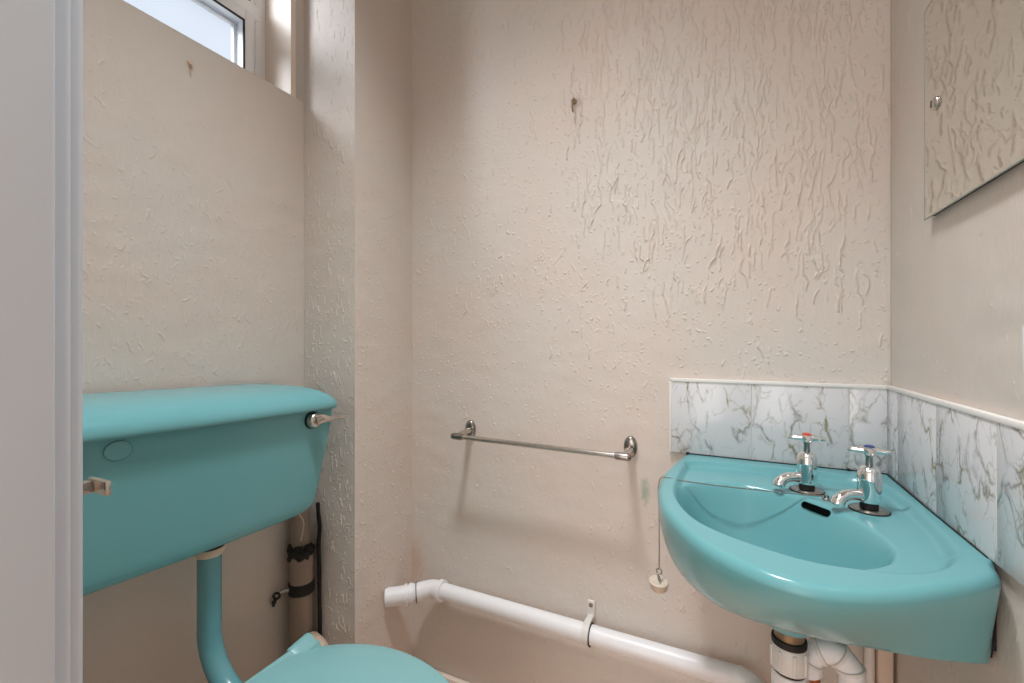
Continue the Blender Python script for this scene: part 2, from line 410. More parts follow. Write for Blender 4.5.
mb = MB(); frame_rect(mb, XW - .034, XW - .022, WY0 + .046, GY1 - .001, SILL + .005, GZ1 - .001, .006, .001)
mb.build('window_spacer', M['white_dirty'], wn, label='grey spacer bar in the glazing')
mb = MB(); mb.box(XW - .002, XL + .001, WY1 - .004, WY1 + .01, SILL - .004, WTOP)
mb.build('trim_1', M['skirt'], kind='structure', smooth=False)

# ------------------------------------------------------------------ cistern
YT = .455
def plan(hw, depth, r, bow, z, n=14, back=XL + .012):
    """closed plan ring of a cistern: flat back, bowed front with rounded corners"""
    pts = []
    xf = back + depth
    f = lambda y: xf - bow * (y / hw) ** 2
    for s in (1, -1):
        ys = s * (hw - r); cx = f(hw) - r
        arc = [(cx + r * math.sin(a), ys + s * r * math.cos(a)) for a in [math.pi / 2 * k / n for k in range(n + 1)]]
        arc = [(back, s * hw)] + arc
        pts.append(arc)
    front = [(f(y) * 1.0, y) for y in np.linspace(hw - r, -(hw - r), 26)[1:-1]]
    # blend of the arc end with the bowed front
    ring = pts[0] + front + pts[1][::-1]
    out = []
    for (x, y) in ring: out.append((x, YT + y, z - .025 * y))
    return out
cis = root('toilet_cistern', (XL + .1, YT, -.36), 'turquoise low-level toilet cistern with a domed lid fixed to the left wall', 'toilet cistern')
zs = [-.130, -.16, -.22, -.28, -.325, -.338, -.346, -.352, -.356, -.3575]
hw = [.2725, .2695, .2565, .241, .230, .226, .221, .214, .201, .178]; dp = [.178, .178, .177, .176, .175, .174, .172, .168, .158, .130]
mb = MB(); mb.loft([plan(a, d, .022 if i < 6 else .03, .009, z) for i, (z, a, d) in enumerate(zip(zs, hw, dp))])
mb.build('cistern_body', M['teal'], cis, angle=60)
rings = []
for z, a, d in [(-.135, .268, .184), (-.1392, .2715, .190), (-.1385, .2738, .193), (-.1345, .2745, .194), (-.127, .2735, .193), (-.1185, .270, .188), (-.109, .262, .177), (-.101, .252, .160), (-.0945, .237, .134), (-.0905, .214, .100), (-.0885, .17, .058)]:
    rings.append(plan(a, d, .026, .011, z))
mb = MB(); mb.loft(rings); mb.build('cistern_lid', M['teal'], cis, angle=70)
# lever
lx = XL + .012 + .178 - .003; ly = .656; lz = -.164
mb = MB(); mb.lathe([(.0001, .0165), (.009, .016), (.0135, .0135), (.0155, .009), (.0160, .004), (.0160, -.006)], (lx, ly, lz), (1, .05, 0))
lv = mb.build('flush_lever', M['chrome_worn'], cis, label='worn chrome flush lever at the right end of the cistern')
mb = MB(); mb.tube([(lx + .010, ly + .001, lz + .001), (lx + .016, ly + .012, lz + .003), (lx + .019, ly + .026, lz), (lx + .0185, ly + .045, lz - .001), (lx + .018, ly + .074, lz - .002)], [.0125, .0105, .0066, .0038, .0040], 14)
mb.build('lever_arm', M['chrome_worn'], lv)
mb = MB(); mb.lathe([(.0178, -.006), (.0178, .0025), (.0155, .004), (.0001, .0041)], (lx - .001, ly, lz), (1, .05, 0)); mb.build('lever_washer', M['black'], lv, label='dark ring behind the lever')
# blanking button
by = .3262; bx = XL + .012 + .178 - .009 * ((by - YT) / .26) ** 2 - .001
mb = MB(); mb.lathe([(.0168, -.002), (.0168, .0022), (.0155, .0038), (.010, .0048), (.0001, .0052)], (bx, by, -.155), (1, -.04, 0))
mb.v = [(x, y, -.155 + (z + .155) * .86) for x, y, z in mb.v]
bk = mb.build('blanking_button', M['teal'], cis)
mb = MB(); mb.torus((bx + .0003, by, -.155), .0172, .0007, (1, -.04, 0)); mb.v = [(x, y, -.155 + (z + .155) * .86) for x, y, z in mb.v]; mb.build('seal_ring', M['black'], bk)

# flush pipe -----------------------------------------------------------
FX = -.832; FY = .4805; fr = .0188
fp = root('flush_pipe', (FX, FY, -.70), 'turquoise bent flush pipe running from the cistern down to the toilet pan', 'pipe')
path = [(FX, FY, -.352), (FX, FY, -.40), (FX, FY, -.46), (FX, FY, -.52)]
for k in range(1, 13):
    a = math.radians(90 * k / 12 * .80); path.append((FX + .10 * (1 - math.cos(a)), FY + .006 * k / 12, -.52 - .10 * math.sin(a)))
e = path[-1]; path.append((e[0] + .01, e[1], e[2] - .0035))
mb = MB(); mb.tube(path, fr, 28); mb.build('pipe_bend', M['teal_pipe'], fp)
mb = MB(); mb.lathe([(.0185, -.379), (.0215, -.379), (.0240, -.376), (.0245, -.372), (.0245, -.367), (.022, -.364), (.018, -.364)], (FX, FY, 0))
mb.build('coupling_nut', M['cream_plastic'], fp, label='cream coupling nut under the cistern')
mb = MB(); mb.lathe([(.018, -.367), (.0232, -.367), (.0232, -.354), (.018, -.354)], (FX, FY, 0)); mb.build('rubber_washer', M['black'], fp)

# toilet ---------------------------------------------------------------
LZ = -.577; TY = .478
def dshape(x0, x1, hw, z, n=40, yc=TY, k=1.0):
    """D-shaped seat outline: straight back at x0, round front at x1"""
    pts = []; L_ = x1 - x0; xm = x0 + L_ * .46
    for i in range(n + 1):
        a = math.pi * (i / n) - math.pi / 2
        pts.append((xm + (x1 - xm) * math.cos(a), yc + hw * math.sin(a), z))
    xs = np.linspace(xm, x0, 12)[1:]
    side = [(x, hw * (1 - .46 * ((xm - x) / (xm - x0)) ** 2.2)) for x in xs]
    up = [(x, yc + w, z) for x, w in side]; dn = [(x, yc - w, z) for x, w in side]
    return pts + up + dn[::-1]
toi = root('toilet', (-.55, TY, ZF), 'turquoise toilet with its lid closed in front of the cistern', 'toilet')
mb = MB()
lid = [(.000, -.012, 0), (.0, -.004, 0), (-.001, -.001, .0), (-.004, 0, 0), (-.02, .003, 0), (-.06, .006, 0), (-.11, .0075, 0), (-.16, .008, 0)]
mb.loft([dshape(-.738 - max(d, -.02) * .5, -.315 + d, .189 + d, LZ + dz - .006) for d, dz, _ in lid]); ld = mb.build('toilet_lid', M['teal_plastic'], toi, angle=60)
mb = MB()
for sy in (1, -1):
    y0 = TY + sy * .088; y1 = TY + sy * .133; n0 = len(mb.v)
    prof = [(-.742, -.017), (-.742, .0015), (-.736, .0045), (-.728, .0035), (-.722, -.002), (-.706, -.003), (-.700, -.017)]
    mb.loft([[(x, y, LZ + z + t) for x, z in prof] for y, t in ((y0, -.002), (y0 + sy * .004, 0), (y1 - sy * .003, .006), (y1, .004))])
mb.tube([(-.731, .36, LZ - .005), (-.731, .60, LZ - .005)], .0075, 16)
mb.build('lid_hinge', M['teal_plastic'], ld, angle=50)
mb = MB(); mb.loft([dshape(-.735, -.313, .184, LZ - .021), dshape(-.737, -.310, .190, LZ - .027), dshape(-.735, -.313, .184, LZ - .038)]); mb.build('toilet_seat', M['teal_plastic'], toi, angle=60)
mb = MB(); rg = []
for z, x0, x1, w in [(-.618, -.75, -.325, .172), (-.63, -.755, -.318, .178), (-.65, -.755, -.322, .176), (-.70, -.75, -.345, .160), (-.76, -.74, -.40, .125), (-.82, -.73, -.46, .10), (-.90, -.735, -.47, .098), (-.97, -.75, -.455, .108), (-1.0, -.755, -.45, .112)]:
    rg.append(dshape(x0, x1, w, z))
mb.loft(rg); mb.build('toilet_pan', M['teal'], toi, angle=60)

# soil stack in the corner ----------------------------------------------
SX = -.926; SY = .747; sr = .0252
so = root('soil_pipe', (SX, SY, ZF), 'brown-grey vertical soil pipe with black joint straps in the corner beside the cistern', 'pipe')
mb = MB(); mb.lathe([(sr, -1.0), (sr, -.615), (sr + .0012, -.612), (sr + .0012, -.608), (sr, -.605), (sr, -.585)], (SX, SY, 0)); mb.build('lower_pipe', M['soil'], so)
mb = MB(); mb.lathe([(sr, -.59), (sr + .0015, -.585), (sr + .0015, -.515), (sr - .003, -.510)], (SX, SY, 0)); mb.build('pipe_collar', M['soil'], so)
mb = MB(); mb.lathe([(sr - .004, -.52), (sr - .004, -.345)], (SX - .004, SY, 0)); mb.build('upper_pipe', M['soil'], so)
mb = MB(); mb.lathe([(sr, -.603), (sr + .004, -.602), (sr + .004, -.577), (sr, -.576)], (SX, SY, 0)); st = mb.build('joint_strap', M['black'], so, label='black strap with a bolt')
mb = MB(); mb.tube([(SX - .010, SY - .026, -.588), (SX - .022, SY - .040, -.590)], .005, 12); mb.build('strap_bolt', M['chrome_worn'], st)
mb = MB(); mb.torus((SX - .027, SY - .046, -.597), .0065, .0028, (1, -1, 0)); mb.sphere((SX - .031, SY - .050, -.611), .0055, sub=2); mb.tube([(SX - .027, SY - .046, -.602), (SX - .032, SY - .051, -.620)], .003, 10)
mb.build('wing_key', M['black'], st, label='small black wing key')
mb = MB(); rr = random.Random(3)
for k in range(30):
    a = rr.uniform(-2.9, .2); mb.sphere((SX + (sr - .001) * math.cos(a), SY + (sr - .001) * math.sin(a), -.503 + rr.uniform(-.014, .014)), rr.uniform(.005, .009), sub=2)
mb.torus((SX, SY, -.503), sr - .003, .009, n=32); mb.build('tar_joint', M['black'], so, label='lumpy black tarred joint')
mb = MB(); mb.tube(spline([(-.905, .776, -.395), (-.904, .777, -.42), (-.898, .776, -.455), (-.903, .777, -.50), (-.902, .778, -.56), (-.901, .778, -.64), (-.899, .778, -.72), (-.898, .778, -.99)], 8), .0046, 10)
mb.build('electrical_cable', M['black'], None, label='thin black cable running down the corner behind the brown-grey pipe', cat='cable')
mb = MB(); mb.tube(spline([(SX + .0, SY - .050, -.368), (SX + .022, SY - .042, -.385), (SX + .034, SY - .022, -.42), (SX + .030, SY - .026, -.465)], 8), .0014, 8)
mb.build('overflow_wire', M['pipe_paint'], None, label='thin pale wire looping out from under the cistern', cat='wire')
pc = root('pan_connector', (-.80, .60, -.70), 'cream plastic pan connector showing behind the toilet lid', 'pipe connector')
mb = MB(); mb.tube(spline([(-.79, .585, -.72), (-.797, .65, -.722), (-.82, .705, -.721), (-.86, .733, -.721), (-.897, .745, -.721)], 5), .028, 24); mb.build('connector_sleeve', M['cream_plastic'], pc)
mb = MB(); mb.tube([(-.812, .695, -.721), (-.828, .714, -.721)], .033, 24); mb.build('connector_collar', M['cream_plastic'], pc)

# chrome bracket by the door frame ------------------------------------------
br = root('chrome_bracket', (-.44, YF + .03, -.13), 'small chrome bracket jutting out behind the white door frame', 'bracket')
mb = MB(); mb.box(-.53, -.45, YF - .004, YF + .006, -.145, -.105, .002, 2); mb.build('back_plate', M['chrome_dark'], br)
mb = MB(); mb.box(-.500, -.490, YF + .004, YF + .058, -.130, -.1195, .0015, 2); mb.box(-.500, -.4690, YF + .0575, YF + .0620, -.130, -.1175, .0012, 2)
mb.build('bracket_arm', M['chrome_worn'], br)

# ------------------------------------------------------------------ towel rail
rl = root('towel_rail', (-.40, .97, -.26), 'narrow chrome towel rail fixed to the back wall', 'towel rail')
BY = .930; BZ = -.2365
mb = MB(); mb.tube([(-.600, BY, BZ + .0025), (-.19, BY, BZ - .0015)], .0058, 20); mb.build('bar', M['chrome_worn'], rl)
for x, dz in ((-.603, .0025), (-.193, -.0015)):
    mb = MB(); rg = []
    for hh, s in ((0, 1), (.004, 1), (.007, .93), (.009, .75), (.0098, .4)):
        rg.append([(x + .0145 * s * math.cos(a), YB - hh, -.2305 + dz + .0235 * s * math.copysign(abs(math.sin(a)) ** .85, math.sin(a))) for a in np.linspace(0, 2 * math.pi, 33)[:-1]])
    mb.loft(rg); bp = mb.build('wall_bracket', M['chrome_dark'], rl)
    mb = MB(); mb.tube([(x, YB - .006, -.233 + dz), (x, YB - .03, -.2335 + dz), (x, BY, BZ + dz)], [.0095, .0075, .0068], 18); mb.build('post', M['chrome_worn'], bp)
    s = -1 if x < -.4 else 1
    mb = MB(); mb.lathe([(.0062, -.022), (.0078, -.021), (.0082, -.012), (.0082, .004), (.007, .009), (.004, .0115), (.0001, .0122)], (x + s * .003, BY, BZ + dz), (s, 0, 0)); mb.build('end_cap', M['chrome_dark'], bp)

# cup hook and screw on the walls ---------------------------------------------
hk = root('wall_hook', (-.321, 1, .53), 'small metal hook screwed high into the back wall', 'hook')
mb = MB(); mb.lathe([(.007, 0), (.0065, .003), (.0035, .0045), (.0001, .0046)], (-.323, YB - .001, .560), (0, -1, 0)); mb.build('hook_base', M['brass'], hk)
mb = MB(); mb.tube(spline([(-.321, YB - .002, .560), (-.321, YB - .012, .561), (-.320, YB - .019, .553), (-.321, YB - .020, .540), (-.322, YB - .014, .531), (-.323, YB - .008, .534)], 8), .0019, 10); mb.build('hook_shank', M['brass'], hk)
mb = MB(); mb.lathe([(.006, -.001), (.0055, .003), (.003, .005), (.0001, .0052)], (XL, .5217, .556), (1, 0, 0)); mb.torus((XL + .005, .5217, .548), .0042, .0018, (0, 1, 0))
mb.build('screw_eye', M['pipe_paint'], None, label='paint-covered screw eye in the left wall below the window', cat='screw')

# ------------------------------------------------------------------ tiled splashbacks
TZ1 = -.079; TZ0 = -.2328; TT = .007
sb = root('tile_splashback', (.09, YB, TZ0), 'white veined tiles along the back wall behind the basin', 'tiles')
mb = MB(); mb.box(-.107, XR, YB - TT + .0006, YB - .0005, TZ0, TZ1); mb.build('grout_bed', M['grout'], sb, smooth=False)
for a, b in ((-.107, .0408), (.0420, .1968), (.1980, XR - TT)):
    mb = MB(); mb.box(a, b, YB - TT, YB - .001, TZ0, TZ1 - .004, .0012, 2); mb.build('tile', M['marble'], sb)
mb = MB(); mb.box(-.1115, XR - TT, YB - TT - .0018, YB - .0005, TZ1 - .005, TZ1 + .002, .0015, 2); mb.box(-.1115, -.1068, YB - TT - .0018, YB - .0005, TZ0, TZ1 + .001, .0015, 2)
mb.build('edge_trim', M['trim'], sb, label='white edging strip')
sb2 = root('tile_splashback', (XR, .7, TZ0), 'white veined tiles along the right wall beside the basin', 'tiles')
mb = MB(); mb.box(XR - TT + .0006, XR - .0005, .45, YB - TT, TZ0, TZ1); mb.build('grout_bed', M['grout'], sb2, smooth=False)
for a, b in ((.9418, YB - TT), (.7905, .9408), (.6395, .7895), (.489, .6385)):
    mb = MB(); mb.box(XR - TT, XR - .001, a, b, TZ0, TZ1 - .004, .0012, 2); mb.build('tile', M['marble_right'], sb2)
mb = MB(); mb.box(XR - TT - .0018, XR - .0005, .487, YB - TT, TZ1 - .005, TZ1 + .002, .0015, 2); mb.build('edge_trim', M['trim'], sb2, label='white edging strip')

# ------------------------------------------------------------------ mirror
mi = root('wall_mirror', (XR, .62, .18), 'frameless rectangular mirror screwed to the right wall above the basin', 'mirror')
mb = MB(); mb.box(XR - .010, XR - .0065, .39, .8185, .1715, .4635, .0012, 2); mb.build('mirror_glass', M['mirror'], mi, smooth=False)
mb = MB(); mb.box(XR - .0063, XR - .0005, .392, .814, .1745, .4615); mb.build('backing_board', M['mirror_back'], mi, smooth=False)
mb = MB(); frame_rect(mb, XR - .0104, XR - .0085, .3895, .8193, .1705, .4640, .0018, .0004)
M['edge'] = mat('ground_glass_edge', srgb(150, 156, 150), .35); mb.build('mirror_edge', M['edge'], mi)
for y in (.780, .426):
    mb = MB(); mb.lathe([(.0086, 0), (.0092, .001), (.0084, .0028), (.0052, .0046), (.0001, .0051)], (XR - .010, y, .3165), (-1, 0, 0)); sc_ = mb.build('mirror_screw', M['chrome_worn'], mi)
    mb = MB(); mb.box(XR - .0153, XR - .0146, y - .0012, y + .0012, .3122, .3208); mb.build('screw_slot', M['black'], sc_, smooth=False)

# white plate at the right edge of the photo
mb = MB(); mb.box(XR - .009, XR, .53, .591, -.031, .016, .003, 3); mb.build('wall_plate', M['pvc'], None, label='white plastic plate on the right wall at the photo edge', cat='wall plate')

# ------------------------------------------------------------------ corner basin
RZ = -.2335
Rc = [(-.079, .994), (-.092, .92), (-.1035, .83), (-.1005, .74), (-.078, .65), (-.030, .565), (.028, .518), (.085, .508), (.145, .533), (.200, .572), (.243, .612), (.2535, .641)]
Uc = [(-.020, .994, -.395), (-.025, .92, -.395), (-.022, .85, -.395), (-.018, .78, -.388), (-.008, .725, -.374), (.018, .678, -.363), (.055, .650, -.356), (.095, .632, -.351), (.142, .618, -.340), (.193, .622, -.338), (.238, .642, -.342), (.2535, .656, -.346)]
NS = 16
R = spline(Rc, NS); Ub = spline(Uc, NS)
# wall sides
side = [(.2535 if y < .8 else .2535 - .002 * min(1, (y - .8) / .1), y) for y in np.linspace(.641, .994, 40)[1:]] + [(x, .994) for x in np.linspace(.2515, -.079, 40)[1:-1]]
sideU = [(.2525, y, -.346 - .050 * min(1, (y - .664) / .25)) for y in np.linspace(.656, .994, 40)[1:]] + [(x, .994, -.395) for x in np.linspace(.2515, -.020, 40)[1:-1]]
nfree = len(R)
outl = [np.array(p[:2]) for p in R] + [np.array(p) for p in side]
ub = [np.array(p) for p in Ub] + [np.array(p) for p in sideU]
n = len(outl); C0 = np.array([.052, .715])
Ic = [(-.0715, .765), (-.0605, .817), (-.030, .848), (.0186, .861), (.065, .852), (.1024, .832), (.137, .792), (.164, .735), (.1745, .675), (.160, .628), (.130, .600), (.0998, .587), (.060, .582), (.028, .590), (-.006, .612), (-.0365, .642), (-.062, .700)]
Ip = np.array(spline(Ic, 12, True)); ang = np.arctan2(Ip[:, 1] - C0[1], Ip[:, 0] - C0[0]); rad = np.hypot(Ip[:, 0] - C0[0], Ip[:, 1] - C0[1])
oo = np.argsort(ang); ang = ang[oo]; rad = rad[oo]
def inner_r(p):
    a = math.atan2(p[1] - C0[1], p[0] - C0[0]); return float(np.interp(a, ang, rad, period=2 * math.pi))
Tp = np.array(spline([(-.062, .945), (.05, .958), (.17, .958), (.217, .940), (.233, .89), (.2365, .80), (.233, .70), (.2165, .635), (.178, .590), (.13, .572), (.06, .572), (-.03, .625), (-.072, .72), (-.078, .82), (-.074, .90)], 10, True))
def sdist(p, poly):
    a = poly; b = np.roll(poly, -1, 0); d = b - a
    t = np.clip(((p - a) * d).sum(1) / (d * d).sum(1), 0, 1); dist = np.hypot(*((a + d * t[:, None]) - p).T).min()
    c = ((a[:, 1] > p[1]) != (b[:, 1] > p[1])); xi = a[:, 0] + (p[1] - a[:, 1]) / np.where(d[:, 1] == 0, 1e-9, d[:, 1]) * d[:, 0]
    return dist if (c & (p[0] < xi)).sum() % 2 else -dist
def sm(t): t = min(1, max(0, t)); return t * t * (3 - 2 * t)
BD = .128
def top_h(p):
    r = math.hypot(p[0] - C0[0], p[1] - C0[1]); ri = inner_r(p); d = ri - r
    h = 0
    if d > -.004:
        q = d + .004; h -= BD * (1 - math.exp(-(q / .040) ** 1.5))
    t = sdist(np.array(p), Tp)
    h -= .0115 * sm((t + .004) / .013)
    return h
bas = root('corner_basin', (.09, .78, -.40), 'turquoise ceramic corner wash basin fixed between the back and right walls', 'wash basin')
NR = 84; ER = .011
rings = []
for k in range(NR + 1):
    s = .012 + (1 - .012) * (k / NR)
    ring = []
    for i in range(n):
        q = outl[i]; free = i < nfree
        L_ = np.hypot(*(q - C0)); inset = .010 if free else .0012
        p = C0 + (q - C0) * s * (1 - inset / L_)
        ring.append((p[0], p[1], RZ + top_h(p)))
    rings.append(ring)
# rolled rim, apron and underside
for a in np.linspace(0, math.pi / 2, 8)[1:]:
    ring = []
    for i in range(n):
        q = outl[i]; free = i < nfree; L_ = np.hypot(*(q - C0)); r = .010 if free else .0012
        p = C0 + (q - C0) * (1 - (r - r * math.sin(a)) / L_)
        z0 = RZ + top_h(C0 + (q - C0) * (1 - r / L_))
        ring.append((p[0], p[1], z0 - r * 1.25 * (1 - math.cos(a))))
    rings.append(ring)
NK = 14
for k in range(1, NK + 1):
    t = k / NK; ring = []
    for i in range(n):
        q = outl[i]; u = ub[i]; free = i < nfree
        zt = RZ - (.0125 if free else .004)
        e = math.pi / 2 * t
        # how much the side bulges: full bowl at the left, straighter apron at the right
        w = sm((i / nfree - .25) / .5) if free else 1
        if not free: w = 1 if i < nfree + 45 else max(0, 1 - (i - nfree - 45) / 20)
        fh = (1 - math.cos(e)) * (1 - w) + (t ** 1.25) * w; fv = math.sin(e) * (1 - w) + t * w
        xy = q * (1 - fh) + u[:2] * fh
        ring.append((xy[0], xy[1], zt + (u[2] - zt) * fv))
    rings.append(ring)
DB = np.array([.080, .760])
for t, dz in ((.06, .004), (.3, .003), (.6, -.006), (.8, -.016)):
    ring = []
    for i in range(n):
        u = ub[i]; xy = u[:2] * (1 - t) + DB * t; ring.append((xy[0], xy[1], u[2] * (1 - t) + (-.385) * t + (dz if t < .1 else dz * .6)))
    rings.append(ring)
for t, z in ((.04, -.398), (0.0001, -.400)):
    pass
mb = MB(); mb.loft(rings); mb.build('basin_bowl', M['teal'], bas, angle=55)
mb = MB(); mb.lathe([(.036, -.36), (.0345, -.395), (.032, -.408), (.027, -.414), (.0001, -.414)], (DB[0], DB[1], 0)); mb.build('waste_boss', M['teal'], bas)
# drain
dz0 = RZ + top_h(C0)
mb = MB(); mb.lathe([(.0001, .0005), (.012, .0005), (.014, .003), (.020, .0035), (.0215, .0015), (.0215, -.004)], (C0[0], C0[1], dz0)); dr_ = mb.build('drain_ring', M['chrome'], bas)
mb = MB(); mb.lathe([(.0125, .0008), (.0125, .0022), (.0001, .0022)], (C0[0], C0[1], dz0)); mb.build('drain_hole', M['hole'], dr_)
# overflow slot set in the bowl wall below the taps
def on_bowl(p):
    e = .002
    z = RZ + top_h(p); gx = (top_h((p[0] + e, p[1])) - top_h((p[0] - e, p[1]))) / (2 * e); gy = (top_h((p[0], p[1] + e)) - top_h((p[0], p[1] - e))) / (2 * e)
    return Vector((p[0], p[1], z)), Vector((-gx, -gy, 1)).normalized()
OV = (.1205, .8095)
po, no = on_bowl(OV)
tx = Vector((.68, -.73, 0)); tx = (tx - no * tx.dot(no)).normalized(); ty = no.cross(tx)
def slot_ring(L_, r, d):
    out = []
    for s in (1, -1):
        for k in range(11):
            a = -math.pi / 2 + math.pi * k / 10
            out.append(po + tx * s * (L_ + r * math.cos(a)) + ty * s * r * math.sin(a) + no * d)
    return out
mb = MB(); mb.loft([slot_ring(.0185, .0052, -.004), slot_ring(.0185, .0052, .0024), slot_ring(.0175, .0044, .0028)]); mb.build('overflow_slot', M['hole'], bas, label='dark overflow slot')
mb = MB(); mb.tube([(.2535, .650, -.246), (.2545, .650, -.262), (.2535, .653, -.30), (.2540, .660, -.330), (.2545, .664, -.342)], [.0045, .004, .0036, .0038, .004], 10); mb.box(.2505, XR - .0005, .655, .98, RZ - .098, RZ - .014)
mb.build('wall_sealant', M['black'], bas, label='black mouldy sealant against the right wall')
mb = MB(); mb.tube([(-.075, .9915, RZ + .0015), (.10, .9915, RZ + .001), (.2515, .9915, RZ + .001)], .0009, 8); mb.tube([(.2500, .99, RZ + .001), (.2500, .80, RZ + .001), (.2515, .655, RZ + .0005)], .0007, 8); mb.sphere((-.075, .9915, RZ + .001), .004, sub=2); mb.sphere((.196, .9905, RZ + .001), .0035, sub=2)
mb.build('sealant_line', M['black'], bas, label='thin dark sealant line along the tiles')

# taps -------------------------------------------------------------------
def make_tap(x, y, label, disc, sd, hang):
    zb = RZ + top_h((x, y))
    t = root('basin_tap', (x, y, zb), label, 'tap', 'basin taps')
    o = (x, y, zb)
    mb = MB(); mb.lathe([(.0235, .0), (.0235, .002), (.021, .0036), (.014, .0046), (.0001, .0048)], o); fl = mb.build('flange', M['chrome_dark'], t)
    mb = MB(); mb.torus((x, y, zb + .0008), .0236, .0012); mb.build('gasket', M['black'], fl)
    mb = MB(); mb.lathe([(.0115, .003), (.0108, .012), (.0001, .0125)], o); mb.build('neck', M['black'], t, label='dark neck above the flange')
    mb = MB(); mb.lathe([(.0001, .011), (.0112, .0112), (.0136, .013), (.0144, .018), (.0146, .032), (.0148, .044), (.0142, .054), (.0122, .0605), (.009, .0635), (.0055, .0645), (.0001, .0648)], o, n=40)
    bd = mb.build('body', M['chrome'], t)
    d = Vector((sd[0], sd[1], 0)).normalized(); P0 = Vector(o)
    pth = [P0 + d * a + Vector((0, 0, h)) for a, h in ((.006, .020), (.018, .0225), (.029, .0225), (.038, .0195), (.0445, .0135), (.047, .0075))]
    pth = [Vector(q) for q in spline([q[:] for q in pth], 5)]
    rr = np.interp(np.linspace(0, 1, len(pth)), [0, .3, .6, .85, 1], [.0078, .0074, .0078, .0092, .0088]).tolist()
    mb = MB(); mb.tube([q[:] for q in pth], rr, 22); mb.build('spout', M['chrome'], bd)
    mb = MB(); mb.lathe([(.0048, .062), (.0042, .076), (.0055, .0815), (.0001, .082)], o, n=24); mb.build('spindle', M['chrome_dark'], t)
    mb = MB(); mb.lathe([(.0001, .0800), (.006, .0805), (.0085, .0835), (.0088, .0885), (.0075, .092), (.0001, .0927)], o, n=28)
    for k in range(4):
        a = hang + k * math.pi / 2; dd = Vector((math.cos(a), math.sin(a), 0))
        mb.tube([(P0 + dd * r + Vector((0, 0, .087 - .0006 * q))) [:] for r, q in ((.005, 0), (.010, 0), (.018, 1), (.0245, 2), (.0265, 2))], [.0052, .0048, .0036, .0030, .0012], 14)
    hd = mb.build('handle', M['chrome'], t)
    mb = MB(); mb.lathe([(.0066, .092), (.0064, .0937), (.004, .0947), (.0001, .095)], o, n=24); mb.build('index_disc', disc, hd, label='coloured disc on the handle')
make_tap(.1165, .870, 'chrome pillar tap with a red disc nearer the back wall', M['red'], (-.88, -.42), .02)
make_tap(.1845, .809, 'chrome pillar tap with a blue disc nearer the right wall', M['blue'], (-.88, -.42), -.08)

# plug on its chain ---------------------------------------------------------
pl = root('basin_plug', (-.109, .80, -.43), 'pale rubber basin plug hanging on a dark chain off the left rim', 'basin plug')
px, py, pz = -.1065, .796, -.4175
q = Vector((.03, -.12, 1)).normalized()
mb = MB(); mb.lathe([(.0001, -.006), (.0125, -.006), (.0138, -.0045), (.0150, .003), (.0162, .005), (.0162, .0085), (.0145, .0095), (.0118, .0080), (.0001, .0076)], (px, py, pz), q, n=36); stp = mb.build('stopper', M['rubber'], pl)
tp = Vector((px, py, pz)) + q * .008
mb = MB(); mb.torus((tp.x, tp.y, tp.z + .006), .0058, .0013, (.9, .4, .1)); mb.torus((tp.x + .0005, tp.y, tp.z + .017), .0045, .0011, (.2, 1, 0)); mb.build('ring', M['chrome_dark'], pl)
mb = MB(); cp = [(tp.x + .0005, tp.y, tp.z + .021), (px + .0005, py, -.30), (-.1075, .797, -.252), (-.1035, .799, -.2335), (-.0955, .802, -.2325), (-.07, .808, -.2365), (-.02, .816, -.2395), (.04, .823, -.2405), (.10, .828, -.2400), (.135, .831, -.2395)]
cpp = spline(cp, 10)
# resample the chain into beads
acc = [np.array(cpp[0])]; 
for a, b in zip(cpp[:-1], cpp[1:]):
    a = np.array(a); b = np.array(b)
    while np.linalg.norm(b - acc[-1]) > .0036: acc.append(acc[-1] + (b - acc[-1]) / np.linalg.norm(b - acc[-1]) * .0036)
for p in acc: mb.sphere(p, .0016, sub=1)
mb.tube([tuple(p) for p in acc], .0006, 6); mb.build('chain', M['chrome_dark'], pl, angle=180)
mb = MB(); mb.lathe([(.006, -.001), (.006, .002), (.0035, .004), (.003, .008), (.0001, .0085)], (.137, .831, RZ + top_h((.137, .831)))); mb.build('chain_stay', M['chrome_dark'], pl)

# ------------------------------------------------------------------ waste trap under the basin
tr = root('basin_trap', (.07, .76, -.65), 'white plastic waste trap and outlet bend under the basin', 'waste trap')
tx0, ty0 = DB
mb = MB(); mb.lathe([(.019, -.452), (.0195, -.414), (.018, -.413)], (tx0, ty0, 0)); mb.build('waste_tail', M['brass'], tr, label='worn brass waste tail')
mb = MB(); mb.lathe([(.018, -.440), (.0222, -.439), (.0228, -.4345), (.0222, -.430), (.018, -.429)], (tx0, ty0, 0)); mb.build('sealing_washer', M['black'], tr)
mb = MB(); mb.lathe([(.019, -.476), (.0222, -.475), (.0230, -.469), (.0228, -.442), (.021, -.4395), (.016, -.4395)], (tx0, ty0, 0), n=40)
for k in range(8):
    a = k * math.pi / 4 + .2; mb.box(-.0025, .0025, -.002, .002, -.474, -.443, .001, 1)
    for i in range(len(mb.v) - 24, len(mb.v)):
        x, y, z = mb.v[i]; y -= .0228; mb.v[i] = (tx0 + x * math.cos(a) - y * math.sin(a), ty0 + x * math.sin(a) + y * math.cos(a), z)
mb.build('coupling_nut', M['white_dirty'], tr)
mb = MB(); mb.lathe([(.019, -.483), (.0198, -.482), (.0198, -.474), (.019, -.473)], (tx0, ty0, 0)); mb.build('nut_gap', M['black'], tr)
mb = MB(); mb.lathe([(.019, -.60), (.0215, -.598), (.0228, -.590), (.0228, -.486), (.0215, -.480), (.019, -.479)], (tx0, ty0, 0), n=40); mb.build('trap_body', M['white_plastic'], tr)
cxx, cyy, czz = .134, .790, -.482
arc = []
